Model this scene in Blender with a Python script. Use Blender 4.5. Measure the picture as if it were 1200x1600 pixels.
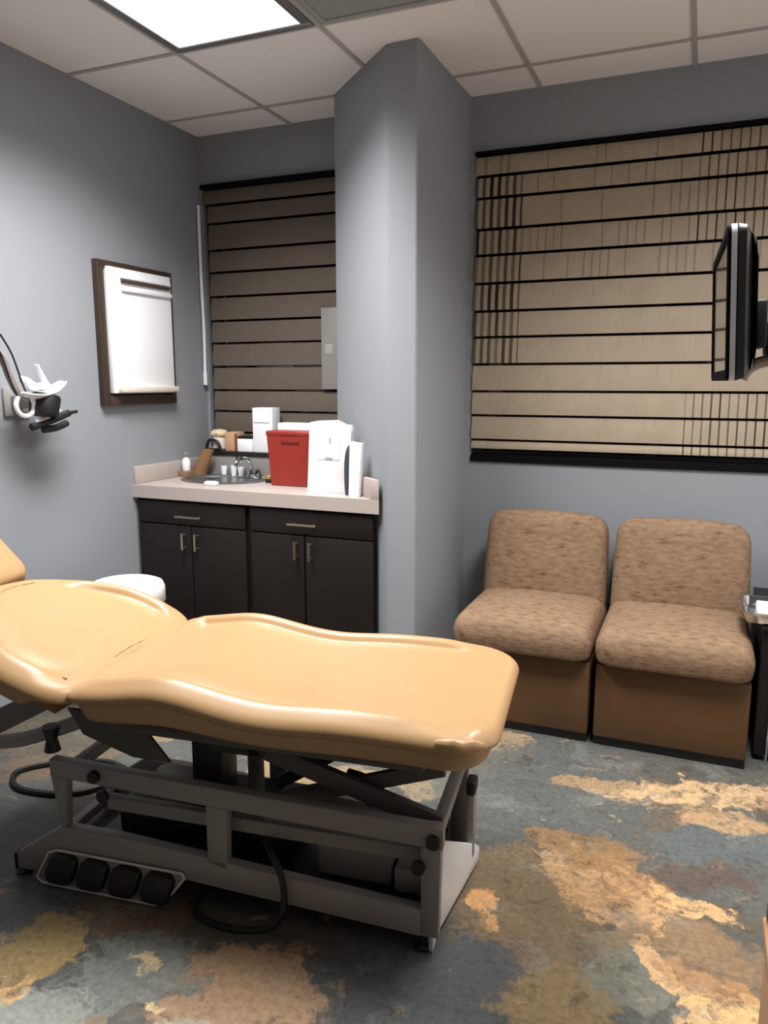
import bpy, bmesh, math, random
from math import sin, cos, pi, radians as R
from mathutils import Vector, Matrix, noise
random.seed(7)
S = bpy.context.scene
C = S.collection
for o in list(bpy.data.objects): bpy.data.objects.remove(o)

# ---------------------------------------------------------------- camera, light, exposure
CAM_H = 1.36
cd = bpy.data.cameras.new('camera'); cam = bpy.data.objects.new('camera', cd); C.objects.link(cam)
cd.sensor_fit = 'VERTICAL'; cd.sensor_height = 24.0; cd.lens = 1187.0 / 1600.0 * 24.0
cam.location = (0, 0, CAM_H)
cam.rotation_euler = (pi / 2 - math.atan(203 / 1187.0), 0, R(22.5))
cd.clip_start = 0.02
S.camera = cam
S.view_settings.view_transform = 'Standard'; S.view_settings.look = 'None'
S.view_settings.gamma = 1; S.view_settings.use_curve_mapping = False
S.view_settings.exposure = 0.15
S.render.film_transparent = False
w = bpy.data.worlds.new('world'); S.world = w; w.use_nodes = True
w.node_tree.nodes['Background'].inputs[0].default_value = (0.01, 0.012, 0.02, 1)
w.node_tree.nodes['Background'].inputs[1].default_value = 1.0
LAMP_W = 50.0          # watts of each ceiling panel
LAMP_COL = (1.0, 0.98, 0.96)
LAMP_SPREAD = R(132)
LAMP2_W = 40.0
ROOM_XL, ROOM_XR, ROOM_YF, ROOM_YB, ROOM_Z = -2.47, 0.98, -1.5, 3.47, 2.595

# ---------------------------------------------------------------- colour + material helpers
def lin(c):
    c /= 255.0
    return c / 12.92 if c <= 0.04045 else ((c + 0.055) / 1.055) ** 2.4
def rgb(h):
    h = h.lstrip('#'); return tuple(lin(int(h[i:i + 2], 16)) for i in (0, 2, 4)) + (1.0,)
def N(nt, t, **kw):
    n = nt.nodes.new(t)
    for k, v in kw.items(): setattr(n, k, v)
    return n
def mat(name, col, rough=.5, metal=0.0, var=.06, vscale=30, bump=0.0, bscale=200, stretch=None, spec=.5, coat=0.0):
    m = bpy.data.materials.new(name); m.use_nodes = True; nt = m.node_tree
    b = nt.nodes['Principled BSDF']
    b.inputs['Roughness'].default_value = rough; b.inputs['Metallic'].default_value = metal
    b.inputs['Specular IOR Level'].default_value = spec; b.inputs['Coat Weight'].default_value = coat
    tc = N(nt, 'ShaderNodeTexCoord'); src = tc.outputs['Object']
    if stretch:
        mp = N(nt, 'ShaderNodeMapping'); mp.inputs['Scale'].default_value = stretch
        nt.links.new(src, mp.inputs[0]); src = mp.outputs[0]
    nz = N(nt, 'ShaderNodeTexNoise'); nz.inputs['Scale'].default_value = vscale; nz.inputs['Detail'].default_value = 4
    nt.links.new(src, nz.inputs['Vector'])
    c = rgb(col); mx = N(nt, 'ShaderNodeMix', data_type='RGBA')
    mx.inputs[6].default_value = tuple(max(0, x * (1 - var)) for x in c[:3]) + (1,)
    mx.inputs[7].default_value = tuple(min(1, x * (1 + var)) for x in c[:3]) + (1,)
    nt.links.new(nz.outputs[0], mx.inputs[0]); nt.links.new(mx.outputs[2], b.inputs['Base Color'])
    if bump:
        n2 = N(nt, 'ShaderNodeTexNoise'); n2.inputs['Scale'].default_value = bscale
        nt.links.new(src, n2.inputs['Vector'])
        bp = N(nt, 'ShaderNodeBump'); bp.inputs['Strength'].default_value = bump; bp.inputs['Distance'].default_value = .002
        nt.links.new(n2.outputs[0], bp.inputs['Height']); nt.links.new(bp.outputs[0], b.inputs['Normal'])
    return m

# ---------------------------------------------------------------- mesh helpers
def box(bm, lo, hi, bev=0.0, M=None, seg=2):
    lo, hi = Vector(lo), Vector(hi); c = (lo + hi) / 2; d = hi - lo
    t = bmesh.new(); bmesh.ops.create_cube(t, size=1)
    for v in t.verts: v.co = Vector((v.co.x * d.x, v.co.y * d.y, v.co.z * d.z)) + c
    if bev: bmesh.ops.bevel(t, geom=t.edges[:], offset=min(bev, min(d) * .45), segments=seg, profile=.5, affect='EDGES')
    return merge(bm, t, M)
def merge(bm, t, M=None):
    mp = {}
    for v in t.verts: mp[v] = bm.verts.new(M @ v.co if M else v.co)
    for f in t.faces:
        try: bm.faces.new([mp[v] for v in f.verts])
        except ValueError: pass
    t.free(); return bm
def rings(bm, rr, closed=True, cap0=True, cap1=True):
    vs = [[bm.verts.new(p) for p in r] for r in rr]; n = len(rr[0])
    for a, b in zip(vs, vs[1:]):
        for i in range(n if closed else n - 1):
            j = (i + 1) % n; bm.faces.new((a[i], a[j], b[j], b[i]))
    if closed and cap0: bm.faces.new(vs[0][::-1])
    if closed and cap1: bm.faces.new(vs[-1])
    return bm
def smooth_path(pts, k=6):
    P = [Vector(p) for p in pts]
    if len(P) < 3: return P
    out = []
    for i in range(len(P) - 1):
        p0 = P[max(i - 1, 0)]; p1 = P[i]; p2 = P[i + 1]; p3 = P[min(i + 2, len(P) - 1)]
        for j in range(k):
            t = j / k; t2 = t * t; t3 = t2 * t
            out.append(.5 * ((2 * p1) + (p2 - p0) * t + (2 * p0 - 5 * p1 + 4 * p2 - p3) * t2 + (3 * p1 - p0 - 3 * p2 + p3) * t3))
    out.append(P[-1]); return out
def tube(bm, pts, r, n=10, k=6, flat=1.0, M=None):
    P = smooth_path(pts, k) if k else [Vector(p) for p in pts]
    t = (P[1] - P[0]).normalized(); up = Vector((0, 0, 1)) if abs(t.z) < .9 else Vector((0, 1, 0))
    a = t.cross(up).normalized(); rr = []
    for i, p in enumerate(P):
        t = (P[min(i + 1, len(P) - 1)] - P[max(i - 1, 0)]).normalized()
        a = (a - t * a.dot(t)).normalized(); b = t.cross(a)
        rad = r(i / (len(P) - 1)) if callable(r) else r
        ring = [p + a * cos(2 * pi * q / n) * rad + b * sin(2 * pi * q / n) * rad * flat for q in range(n)]
        rr.append([M @ x for x in ring] if M else ring)
    return rings(bm, rr)
def lathe(bm, prof, n=24, M=None, sx=1, sy=1):
    rr = [[Vector((max(r, .0004) * cos(2 * pi * i / n) * sx, max(r, .0004) * sin(2 * pi * i / n) * sy, z)) for i in range(n)] for r, z in prof]
    if M: rr = [[M @ p for p in r] for r in rr]
    return rings(bm, rr)
def prism(bm, poly, ax, lo, hi, bev=0.0, M=None):
    """poly: 2-D outline; ax: axis it is extruded along (0 x,1 y,2 z)"""
    t = bmesh.new()
    def mk(p, h):
        return {0: (h, p[0], p[1]), 1: (p[0], h, p[1]), 2: (p[0], p[1], h)}[ax]
    a = [t.verts.new(mk(p, lo)) for p in poly]; b = [t.verts.new(mk(p, hi)) for p in poly]; n = len(poly)
    t.faces.new(a[::-1]); t.faces.new(b)
    for i in range(n): t.faces.new((a[i], a[(i + 1) % n], b[(i + 1) % n], b[i]))
    bmesh.ops.recalc_face_normals(t, faces=t.faces[:])
    if bev: bmesh.ops.bevel(t, geom=t.edges[:], offset=bev, segments=2, profile=.5, affect='EDGES')
    return merge(bm, t, M)
def obj(name, bm, m, parent=None, smooth=True, sub=0, angle=35):
    bmesh.ops.recalc_face_normals(bm, faces=bm.faces[:])
    me = bpy.data.meshes.new(name); bm.to_mesh(me); bm.free()
    me.materials.append(m)
    if smooth:
        me.polygons.foreach_set('use_smooth', [True] * len(me.polygons))
        me.set_sharp_from_angle(angle=R(angle))
    o = bpy.data.objects.new(name, me); C.objects.link(o)
    if parent: o.parent = parent
    if sub:
        md = o.modifiers.new('Subdivision', 'SUBSURF'); md.levels = sub; md.render_levels = sub
    return o
def tag(o, label, cat, group=None):
    o['label'] = label; o['category'] = cat
    if group: o['group'] = group
    return o
def thing(name, label, cat, loc=(0, 0, 0), rz=0.0, group=None):
    o = bpy.data.objects.new(name, None); C.objects.link(o); o.empty_display_size = .05
    o.location = loc; o.rotation_euler = (0, 0, rz); return tag(o, label, cat, group)
def struct(name, bm, m, parent=None, smooth=False):
    o = obj(name, bm, m, parent, smooth)
    if not parent: o['kind'] = 'structure'
    return o
def B(*boxes, bev=0.0):
    bm = bmesh.new()
    for lo, hi in boxes: box(bm, lo, hi, bev)
    return bm
def rect(hu, hv, rads, n=8, e=14, cu=0.0, cv=0.0):
    """rounded rectangle outline, corner radii in order (+,+),(-,+),(-,-),(+,-)"""
    cs = [(1, 1, 0), (-1, 1, 90), (-1, -1, 180), (1, -1, 270)]; pts = []
    arcs = []
    for (sx, sy, a0), r in zip(cs, rads):
        arcs.append([(cu + sx * (hu - r) + r * cos(R(a0 + 90 * i / n)), cv + sy * (hv - r) + r * sin(R(a0 + 90 * i / n))) for i in range(n + 1)])
    for i in range(4):
        pts += arcs[i]; p, q = arcs[i][-1], arcs[(i + 1) % 4][0]
        for k in range(1, e): pts.append((p[0] + (q[0] - p[0]) * k / e, p[1] + (q[1] - p[1]) * k / e))
    return pts
def inset(pts, d):
    n = len(pts); out = []
    for i in range(n):
        a = Vector(pts[i - 1]); b = Vector(pts[(i + 1) % n]); t = (b - a)
        t = t.normalized() if t.length > 1e-9 else Vector((1, 0))
        nrm = Vector((-t.y, t.x)); p = Vector(pts[i]) + nrm * d; out.append((p.x, p.y))
    return out
def pad(bm, outline, prof, zf, inner=(.75, .5, .25, .06), cen=(0, 0), M=None):
    """upholstered pad: prof = [(inset, z)] from the underside over the edge to the top; zf(u, v, inset, k) adds shape"""
    rr = []; last = None
    us = [p[0] for p in outline]; vs_ = [p[1] for p in outline]; hu = (max(us) - min(us)) / 2; hv = (max(vs_) - min(vs_)) / 2
    def shr(d): return [(cen[0] + (u - cen[0]) * (1 - d / hu), cen[1] + (v - cen[1]) * (1 - d / hv)) for u, v in outline]
    for d, z in prof:
        o = shr(d)
        rr.append([Vector((u, v, zf(u, v, z, d))) for u, v in o]); last = (o, d, z)
    o, d, z = last
    for s in inner:
        rr.append([Vector((cen[0] + (u - cen[0]) * s, cen[1] + (v - cen[1]) * s, 0)) for u, v in o])
        rr[-1] = [Vector((p.x, p.y, zf(p.x, p.y, z, 9))) for p in rr[-1]]
    b = prof[0]; ob = shr(b[0])
    base = [[Vector((cen[0] + (u - cen[0]) * s, cen[1] + (v - cen[1]) * s, zf(cen[0] + (u - cen[0]) * s, cen[1] + (v - cen[1]) * s, b[1], -1))) for u, v in ob] for s in (.1, .6)]
    rr = base + rr
    if M: rr = [[M @ p for p in r] for r in rr]
    return rings(bm, rr)
def ss(a, b, x):
    t = max(0, min(1, (x - a) / (b - a))); return t * t * (3 - 2 * t)

# ---------------------------------------------------------------- materials
M = {}
M['wall'] = mat('wall_paint', '#90949a', .7, var=.02, vscale=3, bump=.05, bscale=300, spec=.25)
M['wall_bounce'] = mat('bounce_white_paint', '#ebe9e6', .7, var=.02, vscale=3, spec=.25)  # unseen right wall made off-white to bounce light onto the ceiling
M['ceil'] = mat('ceiling_tile', '#f4f1f1', .9, var=.03, vscale=60, bump=.15, bscale=250, spec=.1)
M['grid'] = mat('ceiling_grid_paint', '#b3afae', .6)
M['vent'] = mat('vent_grey', '#9ca09e', .6)
M['lampframe'] = mat('lamp_frame', '#9a9a9c', .35, metal=.6)
M['black'] = mat('black_plastic', '#141416', .45)
M['matte'] = mat('matte_black', '#0c0c0d', .85, spec=.1)
M['dark'] = mat('dark_bronze', '#1d1a19', .5)
M['white'] = mat('white_plastic', '#eceef2', .4, var=.01)
M['paper'] = mat('white_paper', '#f2f3f7', .7, var=.01)
M['offwhite'] = mat('warm_white', '#d8cfc4', .5)
M['print'] = mat('pale_print', '#d3d9e6', .6, var=.05, vscale=25)
M['greytag'] = mat('grey_film', '#8b8884', .5)
M['counter'] = mat('counter_laminate', '#aea39e', .45, var=.05, vscale=160, spec=.4)
M['cab'] = mat('dark_laminate', '#1b1512', .5, var=.12, vscale=12, stretch=(8, 8, .6), spec=.35)
M['pull'] = mat('brushed_nickel', '#a89a8a', .3, metal=.9)
M['chrome'] = mat('chrome', '#c9ccd0', .12, metal=1.0, var=.01)
M['steel'] = mat('sink_steel', '#868b8c', .3, metal=.85, var=.03)
M['red'] = mat('red_plastic', '#8c2a20', .45, var=.02)
M['redd'] = mat('dark_red_plastic', '#6d120f', .5)
M['tan'] = mat('tan_vinyl', '#a5855f', .36, var=.03, vscale=8, bump=.06, bscale=350, spec=.45)
M['tand'] = mat('dark_tan_vinyl', '#8a6444', .5, var=.05, vscale=9, bump=.06, bscale=300, spec=.4)
M['grey'] = mat('grey_enamel', '#8c8886', .45, var=.03, vscale=12)
M['greyd'] = mat('dark_grey_enamel', '#4a4746', .5)
M['base'] = mat('brown_vinyl', '#5d4126', .5, var=.05, vscale=10, bump=.05, bscale=300)
M['kraft'] = mat('kraft_paper', '#8c6848', .8, var=.15, vscale=20)
M['tanbox'] = mat('tan_cardboard', '#c49c78', .75, var=.05)
M['cream'] = mat('cream_fluff', '#d8c7a8', .9, var=.12, vscale=60, bump=.6, bscale=160)
M['gold'] = mat('gold_lid', '#c9a36a', .3, metal=.7)
M['beige'] = mat('beige_plastic', '#a39482', .5, var=.05)
M['door'] = mat('door_laminate', '#ab8462', .5, var=.06, vscale=6, stretch=(10, 10, .7))
M['bin'] = mat('bin_white', '#eceae4', .4, var=.01)
M['skin'] = mat('grey_box', '#77706c', .5)

def m_glass(name, col, rough, spec=.5):
    m = bpy.data.materials.new(name); m.use_nodes = True; nt = m.node_tree; b = nt.nodes['Principled BSDF']
    b.inputs['Base Color'].default_value = rgb(col); b.inputs['Roughness'].default_value = rough
    b.inputs['Specular IOR Level'].default_value = spec; b.inputs['Coat Weight'].default_value = .6
    nz = N(nt, 'ShaderNodeTexNoise'); nz.inputs['Scale'].default_value = 4
    mr = N(nt, 'ShaderNodeMapRange'); mr.inputs[3].default_value = rough * .8; mr.inputs[4].default_value = rough * 1.2
    nt.links.new(nz.outputs[0], mr.inputs[0]); nt.links.new(mr.outputs[0], b.inputs['Roughness']); return m
M['pane'] = m_glass('night_window_glass', '#05070a', .05)
M['screen'] = m_glass('screen_glass', '#2a2a2e', .16)

def m_emit(name, strength):
    m = bpy.data.materials.new(name); m.use_nodes = True; nt = m.node_tree; b = nt.nodes['Principled BSDF']
    b.inputs['Base Color'].default_value = (.9, .9, .9, 1); b.inputs['Roughness'].default_value = .6
    b.inputs['Emission Color'].default_value = LAMP_COL + (1,); b.inputs['Emission Strength'].default_value = strength
    wv = N(nt, 'ShaderNodeTexNoise'); wv.inputs['Scale'].default_value = 200
    bp = N(nt, 'ShaderNodeBump'); bp.inputs['Strength'].default_value = .1
    nt.links.new(wv.outputs[0], bp.inputs['Height']); nt.links.new(bp.outputs[0], b.inputs['Normal']); return m
M['lens'] = m_emit('lit_diffuser', 1.6)

def m_fabric():
    m = mat('mottled_fabric', '#9b7656', .9, var=.1, vscale=50, bump=.0, spec=.15); nt = m.node_tree; b = nt.nodes['Principled BSDF']
    tc = N(nt, 'ShaderNodeTexCoord'); mp = N(nt, 'ShaderNodeMapping'); mp.inputs['Scale'].default_value = (26, 60, 75)
    mp.inputs['Rotation'].default_value = (0, R(12), 0)
    nt.links.new(tc.outputs['Object'], mp.inputs[0])
    nz = N(nt, 'ShaderNodeTexNoise'); nz.inputs['Scale'].default_value = 1.0; nz.inputs['Detail'].default_value = 3; nz.inputs['Roughness'].default_value = .6
    nt.links.new(mp.outputs[0], nz.inputs['Vector'])
    cr = N(nt, 'ShaderNodeValToRGB'); e = cr.color_ramp.elements
    e[0].position = .26; e[0].color = rgb('#4d3d30'); e[1].position = .38; e[1].color = rgb('#7a634f')
    x = cr.color_ramp.elements.new(.55); x.color = rgb('#886f59')
    x = cr.color_ramp.elements.new(.75); x.color = rgb('#927a63')
    nt.links.new(nz.outputs[0], cr.inputs[0]); nt.links.new(cr.outputs[0], b.inputs['Base Color'])
    bp = N(nt, 'ShaderNodeBump'); bp.inputs['Strength'].default_value = .35; bp.inputs['Distance'].default_value = .006
    nt.links.new(nz.outputs[0], bp.inputs['Height']); nt.links.new(bp.outputs[0], b.inputs['Normal'])
    return m
M['fabric'] = m_fabric()

def math_n(nt, op, a, b=None, c=None):
    n = N(nt, 'ShaderNodeMath', operation=op)
    for i, v in enumerate((a, b, c)):
        if v is None: continue
        if isinstance(v, (int, float)): n.inputs[i].default_value = v
        else: nt.links.new(v, n.inputs[i])
    return n.outputs[0]
def m_slat(name, col, streak):
    """woven shade slat; dark cord lines run down it, set closest together at the two ends of the wide shade"""
    m = bpy.data.materials.new(name); m.use_nodes = True; nt = m.node_tree; b = nt.nodes['Principled BSDF']
    b.inputs['Roughness'].default_value = .75; b.inputs['Specular IOR Level'].default_value = .2
    tc = N(nt, 'ShaderNodeTexCoord'); sp = N(nt, 'ShaderNodeSeparateXYZ'); nt.links.new(tc.outputs['Object'], sp.inputs[0])
    x, z = sp.outputs[0], sp.outputs[2]
    nz = N(nt, 'ShaderNodeTexNoise'); nz.inputs['Scale'].default_value = 9; nt.links.new(tc.outputs['Object'], nz.inputs['Vector'])
    mx = N(nt, 'ShaderNodeMix', data_type='RGBA'); c = rgb(col)
    mx.inputs[6].default_value = tuple(v * .88 for v in c[:3]) + (1,); mx.inputs[7].default_value = tuple(v * 1.1 for v in c[:3]) + (1,)
    nt.links.new(nz.outputs[0], mx.inputs[0]); out = mx.outputs[2]
    # fine weave
    cm = N(nt, 'ShaderNodeCombineXYZ'); nt.links.new(math_n(nt, 'MULTIPLY', x, 150), cm.inputs[0]); nt.links.new(math_n(nt, 'MULTIPLY', z, 9), cm.inputs[2])
    n2 = N(nt, 'ShaderNodeTexNoise'); n2.inputs['Scale'].default_value = 1; nt.links.new(cm.outputs[0], n2.inputs['Vector'])
    def mul_dark(out, fac, dark):
        k = N(nt, 'ShaderNodeMix', data_type='RGBA'); nt.links.new(fac, k.inputs[0]); nt.links.new(out, k.inputs[6]); k.inputs[7].default_value = rgb(dark); return k.outputs[2]
    wv = N(nt, 'ShaderNodeMapRange'); wv.inputs[1].default_value = .55; wv.inputs[2].default_value = .75; wv.inputs[3].default_value = 0; wv.inputs[4].default_value = .22
    nt.links.new(n2.outputs[0], wv.inputs[0]); out = mul_dark(out, wv.outputs[0], '#4a3f35')
    if streak:
        # cords: repeating thin lines in x, jittered per slat row
        oi = N(nt, 'ShaderNodeObjectInfo'); row = oi.outputs['Object Index']      # each slat carries its own number
        jit = N(nt, 'ShaderNodeTexWhiteNoise', noise_dimensions='1D'); nt.links.new(row, jit.inputs['W'])
        xs = math_n(nt, 'ADD', x, math_n(nt, 'MULTIPLY', jit.outputs['Value'], .008))
        ph = math_n(nt, 'FRACT', math_n(nt, 'DIVIDE', xs, .034))
        line = math_n(nt, 'LESS_THAN', math_n(nt, 'ABSOLUTE', math_n(nt, 'SUBTRACT', ph, .5)), math_n(nt, 'ADD', math_n(nt, 'MULTIPLY', math_n(nt, 'LESS_THAN', x, .215), .13), .10))
        idx = math_n(nt, 'FLOOR', math_n(nt, 'DIVIDE', xs, .034))
        c2 = N(nt, 'ShaderNodeCombineXYZ'); nt.links.new(idx, c2.inputs[0]); nt.links.new(row, c2.inputs[1])
        rn = N(nt, 'ShaderNodeTexWhiteNoise', noise_dimensions='2D'); nt.links.new(c2.outputs[0], rn.inputs['Vector'])
        left = math_n(nt, 'LESS_THAN', x, .215); upper = math_n(nt, 'LESS_THAN', row, 8.5); upper2 = math_n(nt, 'GREATER_THAN', row, 1.5)
        leftm = math_n(nt, 'MULTIPLY', left, math_n(nt, 'MULTIPLY', upper, upper2))
        right = math_n(nt, 'GREATER_THAN', x, .93); low = math_n(nt, 'GREATER_THAN', row, 9.5); hi = math_n(nt, 'LESS_THAN', row, 4.5)
        rightm = math_n(nt, 'MULTIPLY', right, math_n(nt, 'ADD', low, hi))
        some = math_n(nt, 'GREATER_THAN', rn.outputs['Value'], .6)
        up3 = math_n(nt, 'LESS_THAN', row, 5.5)
        mid = math_n(nt, 'MULTIPLY', math_n(nt, 'MULTIPLY', some, up3), .38)
        amt = math_n(nt, 'MAXIMUM', math_n(nt, 'MULTIPLY', leftm, 1.0), math_n(nt, 'MAXIMUM', math_n(nt, 'MULTIPLY', rightm, .95), mid))
        amt = math_n(nt, 'MULTIPLY', amt, math_n(nt, 'ADD', math_n(nt, 'MULTIPLY', rn.outputs['Value'], .5), .5))
        out = mul_dark(out, math_n(nt, 'MULTIPLY', line, amt), '#1c1815')
    nt.links.new(out, b.inputs['Base Color']); return m
M['slat'] = m_slat('dim_slat_weave', '#665d54', False)
M['slat2'] = m_slat('tan_slat_weave', '#a49683', True)

def m_floor():
    m = bpy.data.materials.new('slate_vinyl'); m.use_nodes = True; nt = m.node_tree; b = nt.nodes['Principled BSDF']
    tc = N(nt, 'ShaderNodeTexCoord'); P = tc.outputs['Object']
    def noise_t(scale, detail=5, rough=.6, vec=P):
        n = N(nt, 'ShaderNodeTexNoise'); n.inputs['Scale'].default_value = scale; n.inputs['Detail'].default_value = detail; n.inputs['Roughness'].default_value = rough
        nt.links.new(vec, n.inputs['Vector']); return n
    nd = noise_t(4.5, 6, .65)
    vm = N(nt, 'ShaderNodeVectorMath', operation='MULTIPLY_ADD')
    vm.inputs[1].default_value = (.28, .28, 0); vm.inputs[2].default_value = (-.14, -.14, 0)
    nt.links.new(nd.outputs['Color'], vm.inputs[0])
    ad = N(nt, 'ShaderNodeVectorMath', operation='ADD'); nt.links.new(vm.outputs[0], ad.inputs[0]); nt.links.new(P, ad.inputs[1]); Q = ad.outputs[0]
    nd2 = noise_t(14, 5, .7)
    vm2 = N(nt, 'ShaderNodeVectorMath', operation='MULTIPLY_ADD'); vm2.inputs[1].default_value = (.1, .1, 0); vm2.inputs[2].default_value = (-.05, -.05, 0)
    nt.links.new(nd2.outputs['Color'], vm2.inputs[0])
    ad2 = N(nt, 'ShaderNodeVectorMath', operation='ADD'); nt.links.new(vm2.outputs[0], ad2.inputs[0]); nt.links.new(Q, ad2.inputs[1]); Q2 = ad2.outputs[0]
    vo = N(nt, 'ShaderNodeTexVoronoi'); vo.inputs['Scale'].default_value = 2.6; nt.links.new(Q, vo.inputs['Vector'])
    se = N(nt, 'ShaderNodeSeparateColor'); nt.links.new(vo.outputs['Color'], se.inputs[0])
    cr = N(nt, 'ShaderNodeValToRGB'); cr.color_ramp.interpolation = 'LINEAR'; el = cr.color_ramp.elements
    el[0].position = 0; el[0].color = rgb('#545856'); el[1].position = .3; el[1].color = rgb('#5c554b')
    for p, c in ((.45, '#4e5251'), (.62, '#6d5d4c'), (.74, '#545856'), (.9, '#8f7c60')): x = el.new(p); x.color = rgb(c)
    nt.links.new(se.outputs[0], cr.inputs[0]); out = cr.outputs[0]
    def mix(a, bcol, fac):
        k = N(nt, 'ShaderNodeMix', data_type='RGBA'); nt.links.new(fac, k.inputs[0]); nt.links.new(a, k.inputs[6])
        if isinstance(bcol, str): k.inputs[7].default_value = rgb(bcol)
        else: nt.links.new(bcol, k.inputs[7])
        return k.outputs[2]
    def ramp(v, a, bb, lo=0., hi=1.):
        k = N(nt, 'ShaderNodeMapRange'); k.inputs[1].default_value = a; k.inputs[2].default_value = bb; k.inputs[3].default_value = lo; k.inputs[4].default_value = hi
        nt.links.new(v, k.inputs[0]); return k.outputs[0]
    # individual stone stains, each with its own place on the floor: centre, radii, turn, colour, strength
    st = [(-.42, 2.40, .42, .33, 25, '#575b59', .9), (-.36, 1.80, .20, .26, 10, '#75654f', .95), (-.42, 1.40, .34, .22, 0, '#4f5354', .95),
          (-.20, 1.50, .15, .16, 0, '#84704f', .9), (-.06, 2.0, .12, .10, -20, '#8a6a47', .8), (.10, 1.78, .22, .12, -15, '#756450', .95),
          (-.06, 1.66, .14, .10, 20, '#747569', .9), (.14, 2.3, .22, .11, 15, '#5b6160', .95), (-.03, 1.86, .26, .08, -20, '#846d53', .95),
          (-.17, 1.98, .20, .15, -25, '#c29a6e', .85), (-.22, 2.10, .16, .09, 0, '#8a6b48', .75), (.06, 2.57, .30, .10, 18, '#c8a77e', .9),
          (.16, 2.42, .14, .08, 10, '#b8966f', .8), (.05, 1.965, .13, .045, -15, '#c8a272', .95), (.09, 2.11, .14, .07, 15, '#5a504a', .95),
          (0.0, 1.72, .12, .035, -45, '#cda577', .9), (.14, 1.60, .11, .08, 20, '#d3ab75', .95), (.10, 1.70, .09, .05, -20, '#a98258', .7),
          (-.27, 2.52, .13, .05, 12, '#a68a66', .7), (-.46, 1.77, .06, .025, -40, '#d59c62', .9), (-.41, 1.71, .05, .02, -70, '#c89a66', .8),
          (-.89, 1.25, .20, .17, 10, '#a08468', .97), (-1.15, 1.22, .16, .12, 25, '#767b75', .9), (-1.42, 1.20, .10, .13, 20, '#9a8254', .85),
          (-1.30, 1.0, .18, .09, 30, '#898f88', .9), (-1.36, 1.06, .07, .04, 30, '#cfa76c', .8), (-1.02, 1.16, .035, .02, 0, '#dcc397', .9), (-1.13, 1.27, .035, .015, 10, '#d6bd93', .9),
          (-.90, 1.10, .12, .06, 10, '#a3a090', .8)]
    fn = noise_t(30, 8, .7, Q); fine = math_n(nt, 'SUBTRACT', fn.outputs[0], .5)
    gn = noise_t(17, 10, .78, Q2); grain = ramp(gn.outputs[0], .40, .52, .12, 1)
    for cx, cy, rx, ry, tn, col, s in st:
        mp = N(nt, 'ShaderNodeMapping', vector_type='TEXTURE'); mp.inputs['Location'].default_value = (cx, cy, 0)
        mp.inputs['Rotation'].default_value = (0, 0, R(tn)); mp.inputs['Scale'].default_value = (rx, ry, 1)
        nt.links.new(Q2, mp.inputs[0])
        ln = N(nt, 'ShaderNodeVectorMath', operation='LENGTH'); nt.links.new(mp.outputs[0], ln.inputs[0])
        wob = math_n(nt, 'ADD', ln.outputs['Value'], math_n(nt, 'MULTIPLY', fine, 1.5))
        gran = s > .79 and int(col[1:3], 16) > 0xa0
        fac = ramp(wob, .86, 1.04, s, 0)
        if gran: fac = math_n(nt, 'MULTIPLY', fac, grain)
        out = mix(out, col, fac)
    # speckle of rust and cream, and cloudy lightness
    sp = noise_t(16, 10, .78, Q); out = mix(out, '#3a3430', ramp(sp.outputs[0], .53, .66, 0, .75))
    sp2 = noise_t(13, 8, .7, Q2); out = mix(out, '#c2a27c', ramp(sp2.outputs[0], .60, .68, 0, .5))
    sp3 = noise_t(5, 8, .7, Q); out = mix(out, '#8b8f88', ramp(sp3.outputs[0], .54, .68, 0, .4))
    cl = noise_t(60, 3, .6)
    hs = N(nt, 'ShaderNodeHueSaturation'); nt.links.new(out, hs.inputs['Color']); nt.links.new(ramp(cl.outputs[0], .3, .7, .8, 1.2), hs.inputs['Value'])
    nt.links.new(hs.outputs[0], b.inputs['Base Color'])
    b.inputs['Roughness'].default_value = .42; b.inputs['Specular IOR Level'].default_value = .35
    bp = N(nt, 'ShaderNodeBump'); bp.inputs['Strength'].default_value = .25; bp.inputs['Distance'].default_value = .004
    nt.links.new(sp.outputs[0], bp.inputs['Height']); nt.links.new(bp.outputs[0], b.inputs['Normal'])
    return m
M['floor'] = m_floor()

# ---------------------------------------------------------------- the room
XL, XR, YF, YB, ZC = ROOM_XL, ROOM_XR, ROOM_YF, ROOM_YB, ROOM_Z
T = .12
struct('floor', B(((XL - T, YF - T, -.1), (XR + T, YB + T, 0))), M['floor'])
struct('ceiling', B(((XL - T, YF - T, ZC), (XR + T, YB + T, ZC + .1))), M['ceil'])
struct('wall_left', B(((XL - T, YF - T, 0), (XL, YB + T, ZC))), M['wall'])
struct('wall_right', B(((XR, YF - T, 0), (XR + T, YB + T, ZC))), M['wall_bounce'])
struct('wall_front', B(((XL, YF - T, 0), (XR, YF, ZC))), M['wall'])
W1 = (-2.452, -1.60, 1.02, 2.355); W2 = (-.995, .62, .992, 2.365)      # window openings x0, x1, z0, z1
struct('wall_back', B(((XL, YB, 0), (XR, YB + T, .992)), ((XL, YB, 2.365), (XR, YB + T, ZC)),
                      ((XL, YB, .992), (W1[0], YB + T, 2.365)), ((W1[0], YB, .992), (W1[1], YB + T, W1[2])), ((W1[0], YB, W1[3]), (W1[1], YB + T, 2.365)),
                      ((W1[1], YB, .992), (W2[0], YB + T, 2.365)), ((W2[1], YB, .992), (XR, YB + T, 2.365))), M['wall'])
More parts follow.
